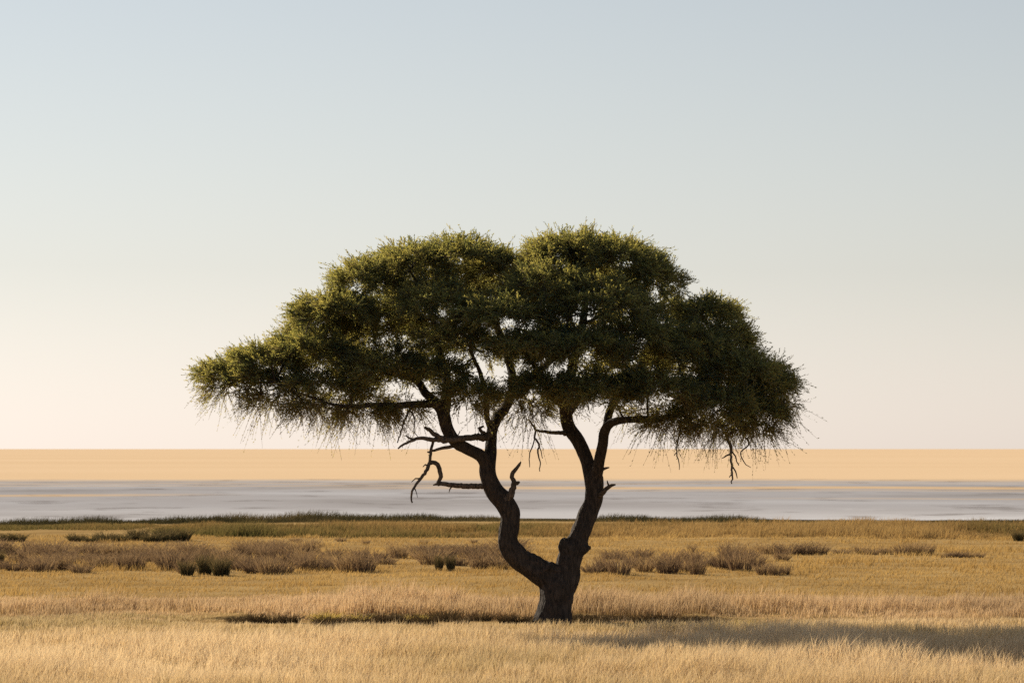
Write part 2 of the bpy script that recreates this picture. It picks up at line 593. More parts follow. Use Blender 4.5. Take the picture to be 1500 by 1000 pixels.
# ------------------------------------------------------------------ shrubs
def tussock(n, h, rad, w, lean, seed, var_lo=0, var_hi=1, seg=2):
    global rng
    keep = rng
    rng = np.random.default_rng(seed)
    a = rng.uniform(0, 2 * np.pi, n); r = rad * np.sqrt(rng.uniform(0, 1, n)) * .55
    P = np.stack([r * np.cos(a), r * np.sin(a), np.full(n, -.03)], -1)
    ld = np.stack([np.cos(a + rng.normal(0, .5, n)), np.sin(a + rng.normal(0, .5, n)), np.zeros(n)], -1)
    hh = h * rng.uniform(.45, 1.05, n)
    v, f, va, ti = blades(P, hh, w * rng.uniform(.7, 1.3, n), lean * (.25 + r / (rad * .55)) * rng.uniform(.5, 1.3, n), rng.uniform(var_lo, var_hi, n), seg, ld)
    # side twigs, so the outline is not a plain fan
    m = n
    pick = rng.integers(0, n, m); f0 = rng.uniform(.3, .9, m)
    base = P[pick] + f0[:, None] * (v.reshape(n, -1, 3)[pick, -1] - P[pick])
    a2 = rng.uniform(0, 2 * np.pi, m)
    v2, f2, va2, ti2 = blades(base, hh[pick] * rng.uniform(.12, .35, m), np.full(m, w * .8), rng.uniform(.4, 1.4, m), rng.uniform(var_lo, var_hi, m), 1,
                              np.stack([np.cos(a2), np.sin(a2), np.zeros(m)], -1))
    rng = keep
    return merge([(v, f, va, ti), (v2, f2, va2, ti2)])


def mk(name, args, mat):
    v, f, a, b = tussock(*args)
    me = mesh_np(name, v, f, {'var': a, 'tip': b})
    me.materials.append(mat)
    return me


shrub_me = [mk('shrub', (150, .46, .34, .016, .6, 100 + i, *((0, .5), (.5, .95), (.2, .75), (.7, 1), (0, .4), (.25, .8))[i]), M['shrub']) for i in range(6)]
twig_me = [mk('shrub', (120, .40, .26, .014, .7, 120 + i, .2, .95), M['shrub']) for i in range(3)]
dark_me = [mk('tussock', (240, .48, .26, .015, .4, 140 + i), M['dark_sedge']) for i in range(3)]


def place(me, u, v, hpx, wpx, name, label, cat, group=None):
    """stand a copy on the ground where photo row v meets it; size from its height and width in the photo"""
    d = CAM_H * F / (v - HZ)
    x = (u - 750) / F * d
    o = bpy.data.objects.new(name, me)
    COL.objects.link(o)
    o.location = (x, d, float(ground_z(x, d)))
    hm = hpx / F * d; wm = wpx / F * d
    sz = hm / .46; sx = wm / .62
    o.scale = (sx, sx * random.uniform(.85, 1.1), sz)
    o.rotation_euler = (0, 0, random.uniform(0, 6.28))
    return tag(o, label, cat, group)


TINT = ['dark brown', 'tan', 'mid brown', 'pale straw coloured', 'dark brown', 'mid brown']
ROW = ['along the front of the scrub belt', 'in the middle of the scrub belt', 'at the back of the scrub belt']


def belt(u, v, hh, w, row):
    i = random.choice((0, 1, 2, 3, 4, 5, 2, 5))
    lb = TINT[i] + ' dry shrub ' + ROW[row]
    place(shrub_me[i], u, v, hh, w, 'shrub', lb, 'shrub', lb)


# left belt: three loose rows
for row, (v0, hh) in enumerate(((834, 32), (824, 29), (814, 26))):
    u = -20
    while u < 770:
        dens = .85 if u < 430 else (.7 if u < 560 else .55)
        if random.random() < dens:
            vv = v0 + random.uniform(-5, 5) - (3 if u > 560 else 0)
            k = random.uniform(.55, 1.25) * (1 if u < 560 else .85)
            belt(u, vv, hh * k * .9, random.uniform(30, 64), row)
        u += random.uniform(13, 24)
for (u, v, hh, w) in ((400, 808, 22, 42), (385, 806, 18, 30), (372, 809, 16, 26), (418, 811, 18, 34)):
    belt(u, v, hh, w, 2)
# right belt: separate bushes one can tell apart
for (u, v, hh, w) in ((868, 840, 18, 40), (886, 838, 30, 44), (908, 842, 32, 44), (930, 832, 26, 36), (944, 838, 24, 34), (962, 834, 30, 40), (978, 840, 34, 46),
                      (985, 828, 34, 50), (1002, 838, 24, 36), (1022, 842, 34, 32), (1015, 824, 22, 40), (1040, 830, 20, 34), (1062, 834, 34, 44), (1085, 836, 38, 50),
                      (1070, 818, 28, 44), (1098, 822, 30, 40), (1110, 830, 22, 30), (1014, 810, 18, 22), (900, 820, 18, 44), (940, 816, 16, 40), (1145, 822, 18, 30)):
    place(random.choice(shrub_me + twig_me), u, v, hh, w, 'shrub', 'loose brown bush standing apart in the thinner scrub past the trunk', 'shrub', 'scattered bushes past the trunk')
for (u, v, hh, w) in ((1118, 843, 22, 30), (1135, 844, 20, 26), (1150, 843, 18, 20)):
    place(random.choice(shrub_me), u, v, hh, w, 'shrub', 'small purplish bush at the front end of the scattered scrub', 'shrub', 'three small bushes at the end of the scrub')
for (u, v, hh, w) in ((1128, 812, 20, 44), (1155, 813, 20, 44), (1182, 813, 22, 40), (1200, 813, 20, 34), (1232, 812, 9, 34), (1262, 812, 18, 30), (1278, 813, 17, 36),
                      (1300, 812, 15, 34), (1322, 813, 20, 36), (1345, 813, 22, 40), (1358, 812, 18, 24), (1385, 816, 9, 34), (1402, 816, 12, 36), (1420, 816, 9, 24), (1436, 816, 12, 20)):
    place(random.choice(shrub_me + twig_me), u, v, hh, w, 'shrub', 'brown bush in the thin broken row beyond the scattered scrub', 'shrub', 'row of bushes beyond the scrub')
for (u, v, hh, w) in ((433, 793, 9, 28), (460, 797, 8, 20), (536, 796, 10, 18), (620, 796, 9, 22), (694, 795, 9, 20), (693, 808, 12, 14), (706, 809, 9, 18), (500, 793, 8, 24)):
    place(random.choice(twig_me), u, v, hh, w, 'shrub', 'tiny grey bush on the open golden strip before the sedge', 'shrub', 'tiny bushes on the golden strip')
for (u, v, hh, w) in ((274, 841, 26, 34), (300, 839, 34, 38), (324, 841, 32, 42)):
    place(random.choice(dark_me), u, v, hh, w, 'tussock', 'dark green sedge tussock at the front of the brown scrub', 'tussock', 'dark tussocks before the scrub')
for (u, v, hh, w) in ((643, 834, 26, 20), (660, 834, 27, 22)):
    place(dark_me[0], u, v, hh, w, 'tussock', 'dark tussock of a close pair in the scrub near the trunk', 'tussock', 'pair of dark tussocks')
for (u, v, hh, w) in ((6, 794, 15, 50), (26, 794, 13, 44), (112, 794, 13, 44), (134, 795, 10, 40), (154, 794, 15, 50), (176, 793, 12, 48), (202, 792, 20, 46), (222, 794, 15, 50), (242, 793, 21, 48), (264, 792, 20, 50)):
    place(random.choice(dark_me), u, v, hh, w, 'tussock', 'dark green tussock on the golden strip before the pan', 'tussock', 'dark tussocks before the pan')
place(dark_me[1], 1492, 792, 18, 26, 'tussock', 'lone dark tussock standing against the brown sedge', 'tussock')
place(dark_me[2], 0, 828, 24, 20, 'tussock', 'single dark tussock half buried among the brown scrub', 'tussock')

shade_clump_me = [mk('shade_clump', (210, .34, .44, .018, .9, 180 + i, 0, 1), M['shade_clump']) for i in range(3)]  # clumps added to stand in for the dark shade under the bank grass
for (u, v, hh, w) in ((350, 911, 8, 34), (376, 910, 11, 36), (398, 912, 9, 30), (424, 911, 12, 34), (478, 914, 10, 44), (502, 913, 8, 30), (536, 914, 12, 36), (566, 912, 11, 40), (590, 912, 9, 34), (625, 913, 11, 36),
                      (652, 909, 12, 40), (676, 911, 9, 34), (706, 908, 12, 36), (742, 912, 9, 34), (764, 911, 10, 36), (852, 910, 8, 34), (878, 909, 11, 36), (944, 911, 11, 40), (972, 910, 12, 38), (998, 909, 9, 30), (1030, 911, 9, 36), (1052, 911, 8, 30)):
    place(random.choice(shade_clump_me), u, v + random.uniform(0, 2.5), hh * random.uniform(1.6, 2.6), w * random.uniform(.8, 1.15), 'shade_clump', 'low near black twiggy clump standing in for shade at the foot of the grassy bank', 'shade_clump', 'shade clumps along the bank')

# yellow flowering plants along the foot of the bank
yel_me = [mk('yellow_plant', (150, .30, .40, .013, .9, 160 + i), M['yellow']) for i in range(2)]
place(yel_me[0], 478, 909, 26, 50, 'yellow_plant', 'brightest and largest yellow green plant among dark shade clumps on the bank', 'plant')
for (u, v, hh, w) in ((528, 908, 20, 34), (612, 909, 18, 40), (642, 906, 18, 24), (745, 900, 14, 30)):
    place(yel_me[1], u, v, hh, w, 'yellow_plant', 'dull yellow tufted plant on the bank near the trunk', 'plant', 'dull yellow plants on the bank')
place(yel_me[1], 1090, 914, 14, 40, 'yellow_plant', 'low yellow green plant alone in pale grass past the shade clumps', 'plant')


# ------------------------------------------------------------------ the tree
TREE_D = 50.0
tree_loc = Vector((float(px(811, 912, TREE_D)[0]), TREE_D, float(ground_z(.63, 50.0))))
tree = bpy.data.objects.new('acacia_tree', None)
COL.objects.link(tree)
tree.location = tree_loc
tag(tree, 'lone umbrella acacia with twin curved trunks and wide dark green crown', 'tree')
OFF = np.array(tree_loc)
PPM = F / TREE_D


def path(pts):
    """[(x, y, r_px, depth offset m)] -> world points (tree-local) and radii"""
    P = []; Rr = []
    for (x, y, r, dz) in pts:
        d = TREE_D + (dz if dz > 0 else .7 * dz)
        P.append(px(x, y, d) - OFF); Rr.append(r / F * d)
    return np.array(P), np.array(Rr)


def resample(P, Rr, step):
    """Catmull-Rom through the points"""
    out = []; ro = []
    n = len(P)
    for i in range(n - 1):
        p0 = P[max(i - 1, 0)]; p1 = P[i]; p2 = P[i + 1]; p3 = P[min(i + 2, n - 1)]
        k = max(1, int(np.linalg.norm(p2 - p1) / step))
        for j in range(k):
            s = j / k
            out.append(.5 * ((2 * p1) + (-p0 + p2) * s + (2 * p0 - 5 * p1 + 4 * p2 - p3) * s * s + (-p0 + 3 * p1 - 3 * p2 + p3) * s ** 3))
            ro.append(Rr[i] * (1 - s) + Rr[i + 1] * s)
    out.append(P[-1]); ro.append(Rr[-1])
    return np.array(out), np.array(ro)


def tube(P, Rr, sides=10, rough=0.0, seed=0):
    """closed tapered tube along a polyline (quads; ends closed with collapsed rings)"""
    n = len(P)
    T = np.gradient(P, axis=0)
    T /= np.linalg.norm(T, axis=1)[:, None] + 1e-9
    u = np.cross(T[0], [0.3, 0.9, 0.1]); u /= np.linalg.norm(u)
    rings = []
    g = np.random.default_rng(seed)
    ang = np.arange(sides) / sides * 2 * np.pi
    ph = g.uniform(0, 6.28, 4)
    P2 = np.concatenate([P[:1], P, P[-1:]]); R2 = np.concatenate([[Rr[0] * .02], Rr, [Rr[-1] * .02]])
    T2 = np.concatenate([T[:1], T, T[-1:]])
    for i in range(n + 2):
        u = u - T2[i] * np.dot(u, T2[i]); u /= np.linalg.norm(u)
        w = np.cross(T2[i], u)
        rr = R2[i] * (1 + rough * (np.sin(3 * ang + ph[0] + i * .11) * .5 + np.sin(5 * ang + ph[1] - i * .17) * .4 + np.sin(2 * ang + ph[2] + i * .3) * .5))
        rings.append(P2[i] + rr[:, None] * (np.cos(ang)[:, None] * u + np.sin(ang)[:, None] * w))
    V = np.array(rings).reshape(-1, 3)
    i0 = np.arange(n + 1)[:, None] * sides; j = np.arange(sides)[None]
    jn = (j + 1) % sides
    Q = np.stack([i0 + j, i0 + jn, i0 + sides + jn, i0 + sides + j], -1).reshape(-1, 4)
    return V, Q


LIMBS = {
    'left': [(816, 862, 8, 0), (810, 852, 17, 0), (797, 841, 20, -.02), (778, 829, 18.5, -.05), (760, 817, 17, -.1), (746, 797, 15.5, -.15), (745, 775, 14.5, -.15), (748, 756, 14.5, -.15),
             (741, 738, 14.5, -.15), (724, 719, 14, -.12), (715, 697, 13, -.1), (714, 675, 12, -.1)],
    'left_out': [(716, 690, 11, -.1), (706, 668, 9.5, -.2), (687, 658, 9, -.35), (669, 647, 9.5, -.5), (656, 628, 9.5, -.6), (650, 606, 9.5, -.65), (640, 592, 7.5, -.7),
                 (616, 590, 5.5, -.85), (590, 591, 5, -1.0), (552, 590, 4.2, -1.2), (520, 593, 3.5, -1.3), (481, 590, 2.8, -1.4), (440, 575, 2.2, -1.4), (395, 558, 1.6, -1.3)],
    'left_up': [(651, 612, 8.5, -.6), (640, 590, 7, -.4), (622, 575, 6, -.2), (608, 555, 5.5, 0), (580, 545, 4.8, .2), (545, 535, 4, .3), (505, 512, 3.2, .3), (470, 490, 2.4, .3)],
    'left_top': [(651, 610, 8, -.65), (655, 575, 7.5, -.5), (650, 540, 6.5, -.3), (640, 505, 5.5, -.2), (632, 465, 4.5, -.2), (618, 425, 3, -.1), (600, 395, 2, 0)],
    'mid': [(715, 690, 11, -.1), (718, 668, 9.5, 0), (720, 645, 8.5, .15), (722, 627, 8.5, .3), (730, 611, 8, .5), (741, 597, 7.5, .7), (752, 570, 7, 1.0), (748, 530, 6, 1.3), (730, 480, 5, 1.5), (705, 430, 3.5, 1.5), (690, 395, 2.2, 1.4)],
    'mid_left': [(721, 632, 6, .25), (714, 615, 4.5, .1), (712, 597, 4.5, -.1), (710, 570, 4, -.5), (700, 540, 3.5, -1.0), (690, 510, 3, -1.5), (700, 480, 2.2, -1.9)],
    'mid_back': [(750, 578, 6, .95), (775, 556, 5.5, 1.4), (805, 530, 5, 1.9), (840, 500, 4, 2.4), (860, 470, 3, 2.6)],
    'right': [(822, 872, 9, 0), (824, 863, 20, 0), (829, 848, 21, 0), (832, 828, 18, 0), (838, 806, 17.5, .03), (846, 790, 16, .05), (855, 767, 14.5, .08), (866, 742, 14, .1), (871, 719, 13.5, .1), (870, 698, 14, .1)],
    'right_in': [(868, 708, 11.5, .1), (860, 675, 10.5, .2), (847, 646, 10.5, .25), (834, 628, 10, .3), (829, 610, 9.5, .3), (828, 580, 8.5, .2), (838, 540, 7.5, .1), (850, 490, 6.5, 0), (858, 440, 5, 0), (862, 395, 3, .1), (858, 365, 2, .2)],
    'right_in_front': [(829, 600, 7, .25), (815, 580, 6, -.2), (800, 560, 5, -.8), (785, 540, 4, -1.5), (770, 520, 3, -2.1)],
    'right_out': [(871, 706, 10, .1), (878, 676, 8.5, -.1), (884, 649, 8, -.25), (887, 632, 7.8, -.35), (896, 621, 6.5, -.5), (914, 617, 5.8, -.7), (932, 615, 5.4, -.85), (955, 614, 5, -1.0), (985, 609, 4.4, -1.2), (1023, 598, 3.6, -1.3), (1065, 585, 2.8, -1.3), (1105, 570, 2, -1.2)],
    'right_up': [(886, 634, 6.5, -.3), (893, 600, 6, 0), (912, 565, 5.5, .4), (940, 530, 5, .8), (970, 500, 4, 1.0), (1005, 475, 3, 1.0), (1030, 460, 2, 1.0)],
    'right_back': [(832, 605, 7, .3), (850, 585, 6, .9), (880, 565, 5.2, 1.6), (920, 550, 4.4, 2.2), (960, 545, 3.2, 2.6)],
}
BASE = [(808, 926, 31, 0), (808, 914, 28, 0), (811, 900, 24.5, 0), (815, 884, 24, 0), (816, 868, 26, 0), (817, 852, 25, 0), (818, 842, 20, 0)]
KNOBS = [[(838, 816, 12, -.02), (831, 806, 12.5, -.05), (827, 797, 10.5, -.07), (826, 790, 6, -.08), (826, 787, 2, -.08)], [(845, 808, 10, 0), (858, 803, 6, -.05), (866, 801, 2.5, -.05)], [(850, 799, 6, 0), (859, 796, 3, 0), (862, 795, 1.5, 0)],
         [(795, 838, 15, -.1), (806, 833, 12, -.12), (815, 838, 10, -.1)], [(735, 732, 10, -.2), (744, 727, 8, -.2), (748, 722, 5, -.2)],
         [(792, 918, 14, -.05), (786, 914, 8, -.15), (779, 917, 5, -.2)], [(826, 900, 12, .05), (832, 914, 8, 0), (836, 922, 5, -.1)], [(812, 890, 16, -.12), (806, 912, 12, -.2), (803, 922, 9, -.3)]]

VV = []; QQ = []; o_ = 0
limb_nodes = []      # (pos, radius) along limbs, for the branch network
for k, (nm, pts) in enumerate(list(LIMBS.items()) + [('base', BASE)] + [('knob', q) for q in KNOBS]):
    P, Rr = resample(*path(pts), .06)
    g = np.random.default_rng(300 + k)
    if nm not in ('base', 'knob'):
        wob = np.cumsum(g.normal(0, .006, P.shape), 0); wob -= np.linspace(0, 1, len(P))[:, None] * wob[-1]
        P = P + wob * np.clip((.12 - Rr) / .1, 0, 1)[:, None]
    V, Q = tube(P, Rr, 12, .05, k)
    VV.append(V); QQ.append(Q + o_); o_ += len(V)
    if nm not in ('base', 'knob', 'left', 'right'):
        for p, r in zip(P[4::3], Rr[4::3]):
            limb_nodes.append((p, r))
raw = mesh_np('trunk_raw', np.concatenate(VV), np.concatenate(QQ))
tmp = bpy.data.objects.new('trunk_raw', raw)
COL.objects.link(tmp)
rm = tmp.modifiers.new('remesh', 'REMESH'); rm.mode = 'VOXEL'; rm.voxel_size = .017; rm.use_smooth_shade = True
sm = tmp.modifiers.new('smooth', 'SMOOTH'); sm.factor = .5; sm.iterations = 4
dg = bpy.context.evaluated_depsgraph_get()
trunk_me = bpy.data.meshes.new_from_object(tmp.evaluated_get(dg))
bpy.data.objects.remove(tmp)
trunk_me.name = 'trunk'
co = np.empty(len(trunk_me.vertices) * 3, np.float32); trunk_me.vertices.foreach_get('co', co); co = co.reshape(-1, 3)
no = np.empty(len(co) * 3, np.float32); trunk_me.vertices.foreach_get('normal', no); no = no.reshape(-1, 3)
ang = np.arctan2(no[:, 1], no[:, 0])
furrow = np.abs(vnoise(ang * 3.2 + co[:, 2] * 1.2, co[:, 2] * 3.5, 401) - .5) * 2
lump = vnoise(co[:, 0] * 7 + co[:, 1] * 5, co[:, 2] * 7, 402) - .5
thick = np.clip((2.6 - co[:, 2]) / 1.2, .25, 1)
co = co + no * (((furrow - .5) * .022 + lump * .03) * thick)[:, None]
trunk_me.vertices.foreach_set('co', co.astype(np.float32).ravel())
trunk_me.polygons.foreach_set('use_smooth', np.ones(len(trunk_me.polygons), bool))
trunk_me.materials.clear()
trunk_me.update()
trunk = link('trunk', trunk_me, M['bark'], tree)


# dead branches and bare twigs, each its own part
def branch_part(name, chains, mat, label=None):
    V_ = []; Q_ = []; o = 0
    for k, c in enumerate(chains):
        P, Rr = resample(*path(c), .035)
        P = P + np.random.default_rng(len(c) * 31 + k).normal(0, .006, P.shape)
        V, Q = tube(P, Rr, 6, .12, k)
        V_.append(V); Q_.append(Q + o); o += len(V)
    ob = link(name, mesh_np(name, np.concatenate(V_), np.concatenate(Q_), smooth=True), mat, tree)
    if label: ob['label'] = label
    return ob


branch_part('dead_branch', [
    [(708, 712, 4.5, -.1), (690, 711.5, 4, -.3), (672, 711, 3.6, -.4), (657, 709, 3.4, -.45), (643, 708, 3.2, -.5), (641, 706, 2.8, -.5), (646, 699, 3.6, -.5), (643, 686, 3.6, -.52), (637, 678, 3.4, -.55), (629, 679, 2.8, -.55),
     (624, 690, 2.5, -.6), (615, 702, 2.2, -.65), (605, 715, 1.9, -.7), (602.5, 723, 1.7, -.7), (604, 736, 1.1, -.7)],
    [(643, 708, 2.6, -.5), (638, 709, 1.6, -.5), (634, 710, .8, -.5)],
    [(629, 681, 2.5, -.55), (630, 668, 2.3, -.6), (633, 656, 2.2, -.6), (635, 646, 2, -.6)],
    [(628, 682, 1.8, -.55), (624, 681, 1.2, -.55), (620, 683, .7, -.5)],
    [(616, 700, 1.3, -.65), (609, 701, .9, -.7), (603, 706, .4, -.7)], [(606, 714, 1.1, -.7), (610, 721, .7, -.7), (611, 728, .3, -.7)], [(664, 710, 1.6, -.42), (659, 716, 1, -.4), (657, 722, .4, -.4)]], M['dead_wood'], 'crooked dead branch bent upward and hanging down at its end')
branch_part('dead_branch', [
    [(720, 634, 5, 0), (710, 640, 5.5, -.2), (700, 640, 5.2, -.4), (685, 641, 4.8, -.7), (664, 644, 4.4, -.85), (640, 644, 3.8, -.95), (620, 642, 3, -1.0), (606, 643.5, 2.4, -1.05), (596, 648, 1.9, -1.1), (588, 653, 1.5, -1.1), (583, 657, 1, -1.1)],
    [(606, 643.5, 1.8, -1.05), (599, 641, 1.5, -1.05), (595, 638, .9, -1.05)],
    [(654, 644, 4, -.9), (640, 637, 3.6, -.95), (630, 630, 2.8, -.95), (622, 625, 1.8, -.95)],
    [(668, 651, 3, -.5), (655, 655, 2.6, -.55), (640, 658, 2, -.6), (626, 662, 1.3, -.6)],
    [(715, 640, 3, -.1), (706, 632, 2.6, -.25), (702, 627, 2.2, -.3), (708, 624, 1.6, -.3)]], M['dead_wood'], 'forked dead branch reaching level across the left stem')
branch_part('dead_branch', [
    [(738, 734, 6, -.25), (746, 726, 5.5, -.3), (752, 714, 4.5, -.35), (753, 706, 4.2, -.37), (750, 699, 3.6, -.38), (752, 692, 3.4, -.4), (757, 685, 2.8, -.42), (760, 680, 2.2, -.42), (763, 676, .9, -.42)],
    [(753, 707, 3.4, -.36), (758, 707, 2.8, -.36), (761, 705, 1.2, -.36)]], M['dead_wood'], 'short splintered stub pointing upward')
branch_part('dead_branch', [[(868, 694, 3, 0), (880, 690, 2.4, -.05), (887, 686, 1.8, -.1), (892, 685, .8, -.1)]], M['dead_wood'])
branch_part('dead_branch', [
    [(876, 725, 5, 0), (885, 720, 3.6, -.1), (891, 713, 2.8, -.15), (896, 710, 2.2, -.2), (901, 709, 1, -.2)],
    [(892, 713, 1.8, -.15), (890, 707, 1.2, -.15), (889, 703, .6, -.15)]], M['dead_wood'], 'small dead twig on the right stem')
branch_part('twig', [
    [(829, 634, 3.6, .2), (812, 633, 2.8, 0), (798, 631, 2.3, -.2), (786, 629, 1.8, -.4), (776, 615, 1.3, -.5)],
    [(786, 629, 1.6, -.4), (783, 640, 1.5, -.45), (789, 650, 1.5, -.5), (788, 662, 1.3, -.5), (791, 675, 1, -.5), (790, 690, .6, -.5)],
    [(783, 641, 1.1, -.45), (779, 655, 1, -.5), (776, 668, .8, -.5), (775, 684, .5, -.5)],
    [(789, 651, 1.1, -.5), (793, 660, .8, -.5), (794, 671, .5, -.5)]], M['dead_wood'])
branch_part('twig', [
    [(1078, 628, 2.2, -1.2), (1066, 641, 2.4, -1.2), (1071, 654, 2.5, -1.2), (1070, 666, 2, -1.2), (1072, 680, 1.7, -1.2), (1073, 692, 1.5, -1.2), (1072, 708, .7, -1.2)],
    [(1070, 664, 1.4, -1.2), (1064, 667, 1.1, -1.2), (1058, 671, .6, -1.2)],
    [(1072, 662, 1.3, -1.2), (1079, 672, 1, -1.2), (1082, 682, .6, -1.2)],
    [(1072, 682, 1.3, -1.2), (1078, 690, 1.1, -1.2), (1080, 700, .6, -1.2)],
    [(1073, 692, 1, -1.2), (1068, 699, .6, -1.2)],
    [(1095, 640, 1.5, -1.1), (1096, 652, 1.3, -1.1), (1084, 664, 1, -1.1), (1090, 676, .8, -1.1), (1100, 685, .4, -1.1)]], M['dead_wood'], 'bare forked twig hanging under the right edge of the crown')
branch_part('twig', [
    [(996, 618, 1.6, -1.2), (996, 636, 1.4, -1.2), (992, 650, 1.3, -1.2), (991, 664, 1, -1.2), (995, 676, .8, -1.2), (995, 688, .4, -1.2)],
    [(991, 662, .9, -1.2), (987, 668, .5, -1.2)]], M['dead_wood'])
branch_part('twig', [
    [(614, 588, 2.2, -.9), (600, 600, 1.8, -1), (594, 612, 1.5, -1), (588, 630, 1.3, -1), (583, 648, .8, -1)],
    [(600, 600, 1.3, -1), (608, 612, 1.1, -1), (606, 628, .9, -1), (612, 640, .5, -1)],
    [(655, 622, 2, -.6), (664, 632, 1.5, -.7), (668, 642, 1.1, -.7), (673, 632, .7, -.7)]], M['dead_wood'])

# crown pads: (u, v, depth, rx px, rz px, ry m, attractors)
PADS = [
    (330, 552, -.4, 44, 22, .7, 60), (388, 535, -.5, 62, 30, .9, 110), (372, 560, -1.0, 50, 20, .6, 50), (455, 520, -.6, 70, 40, 1.2, 150), (490, 462, -.9, 72, 34, 1.0, 150), (466, 478, .3, 42, 30, .9, 70),
    (475, 570, -1.1, 75, 26, .9, 90), (560, 545, -1.0, 80, 40, 1.2, 140), (540, 420, 0, 62, 42, 1.2, 130), (600, 390, .2, 75, 40, 1.3, 150), (675, 378, .3, 80, 36, 1.3, 150), (735, 395, .6, 62, 36, 1.3, 110),
    (560, 480, .6, 75, 45, 1.3, 110), (640, 455, -1.0, 80, 45, 1.2, 130), (730, 470, -2.2, 92, 36, 1.1, 150), (665, 500, -1.8, 60, 30, .9, 70), (640, 548, -1.5, 50, 24, .8, 45), (690, 578, -1.7, 48, 20, .8, 50),
    (810, 378, .1, 48, 40, 1.1, 100), (845, 366, .2, 62, 34, 1.3, 120), (905, 382, .2, 72, 40, 1.4, 150), (955, 420, .2, 48, 48, 1.2, 110), (800, 430, -1.2, 85, 46, 1.2, 150), (885, 455, -1.6, 90, 52, 1.3, 180), (850, 520, -2.5, 90, 40, 1.1, 160),
    (945, 505, -1.4, 75, 46, 1.3, 140), (1035, 470, .3, 52, 38, 1.2, 110), (1010, 520, -.8, 70, 46, 1.3, 130), (1065, 510, 0, 50, 40, 1.2, 100), (1085, 552, -1.0, 70, 40, 1.2, 130), (1122, 568, -.4, 44, 36, 1.0, 95), (1110, 606, -.8, 42, 30, .9, 75),
    (1050, 600, -1.7, 72, 34, 1.0, 110), (960, 575, -2.1, 80, 36, 1.0, 130), (870, 580, -2.4, 80, 34, 1.0, 120), (795, 572, -2.0, 55, 26, .9, 75), (775, 512, -2.7, 76, 28, .9, 90),
    # far side of the crown
    (480, 530, 1.6, 85, 40, 1.1, 80), (570, 500, 2.3, 90, 46, 1.1, 100), (640, 440, 2.0, 90, 46, 1.2, 110), (740, 440, 2.6, 95, 48, 1.1, 110), (850, 430, 2.3, 95, 52, 1.2, 120), (940, 470, 2.3, 90, 50, 1.1, 110), (1020, 530, 1.9, 85, 42, 1.1, 90),
    (690, 520, 3.1, 90, 38, .9, 70), (820, 510, 3.3, 95, 42, .9, 80), (930, 550, 3.1, 85, 36, .9, 70), (1080, 580, 1.2, 70, 36, 1.0, 70), (600, 560, 2.8, 70, 32, .8, 50),
]
FRINGE = [(340, 572, -.6, 50, 14, .6, 26), (410, 588, -.9, 60, 16, .7, 40), (470, 602, -1.1, 62, 16, .7, 44), (535, 606, -1.0, 60, 14, .7, 40), (590, 600, -.6, 40, 14, .8, 22), (690, 596, -1.0, 40, 10, .8, 12),
          (775, 604, -1.2, 36, 12, .8, 16), (985, 622, -1.5, 60, 14, .8, 40), (1050, 628, -1.3, 56, 15, .8, 42), (1105, 630, -.9, 36, 16, .7, 28), (1150, 600, -.5, 26, 22, .7, 20),
          (520, 585, 1.2, 80, 14, .9, 30), (980, 605, 1.6, 80, 14, .9, 30), (760, 590, 2.4, 90, 14, .7, 26)]
ATT = []; ATC = []; ATR = []
npad = sum(q[6] for q in PADS)
for (u, v, dz, rx, rz, ry, n) in PADS + FRINGE:
    d = TREE_D + (dz if dz > 0 else .62 * dz)
    c = px(u, v + (7 if v < 400 else 0), d) - OFF
    ax = np.array([rx / F * d, ry, rz / F * d])
    q = rng.normal(size=(n * 3, 3)); q /= np.linalg.norm(q, axis=1)[:, None]
    q[:, 2] = np.where(q[:, 2] < -.35, -q[:, 2] * .6, q[:, 2])          # umbrella: open below, full above
    q = q[:n] * (rng.uniform(.35, 1, n) ** .45)[:, None]
    ATT.append(c + q * ax * .88); ATC.append(np.repeat(c[None], n, 0)); ATR.append(q)
ATT = np.concatenate(ATT); ATC = np.concatenate(ATC); ATR = np.concatenate(ATR)

# branch network: every attractor joins the cheapest node of the growing tree
NP_ = [p for p, r in limb_nodes]; NR = [r for p, r in limb_nodes]
NL = [0.0] * len(NP_); PAR = [-1] * len(NP_); nlimb = len(NP_)
lim = np.array(NP_)
pend = np.arange(len(ATT))
dist = np.linalg.norm(ATT[:, None] - lim[None], axis=2)
best = dist.argmin(1); cost = dist.min(1); bl = cost.copy()
alive = np.ones(len(ATT), bool)
node_of = np.full(len(ATT), -1)
gj = np.random.default_rng(11)
for _ in range(len(ATT)):
    a = int(np.argmin(np.where(alive, cost, 1e9)))
    alive[a] = False
    b = int(best[a]); p0 = NP_[b]; p1 = ATT[a]
    dd = np.linalg.norm(p1 - p0)
    k = max(1, int(dd / .22))
    prev = b
    newi = []
    bend = gj.normal(0, .05, 3) * min(dd, 1.0) + np.array([0, 0, -.06 * dd])
    for j in range(1, k + 1):
        s = j / k
        p = p0 + (p1 - p0) * s + bend * math.sin(math.pi * s)
        NP_.append(p); NR.append(0); PAR.append(prev); NL.append(NL[prev] + dd / k)
        prev = len(NP_) - 1; newi.append(prev)
    node_of[a] = prev
    Pn = np.array([NP_[i] for i in newi]); Ln = np.array([NL[i] for i in newi])
    c = np.linalg.norm(ATT[:, None] - Pn[None], axis=2) + .22 * Ln[None]
    m = c.argmin(1); cm = c.min(1)
    up_ = cm < cost
    cost = np.where(up_, cm, cost); best = np.where(up_, np.array(newi)[m], best)
NP_ = np.array(NP_); PAR = np.array(PAR)
acc = np.zeros(len(NP_))
E = 2.35
tips = np.ones(len(NP_), bool); tips[PAR[PAR >= 0]] = False
acc[tips] = .0042 ** E
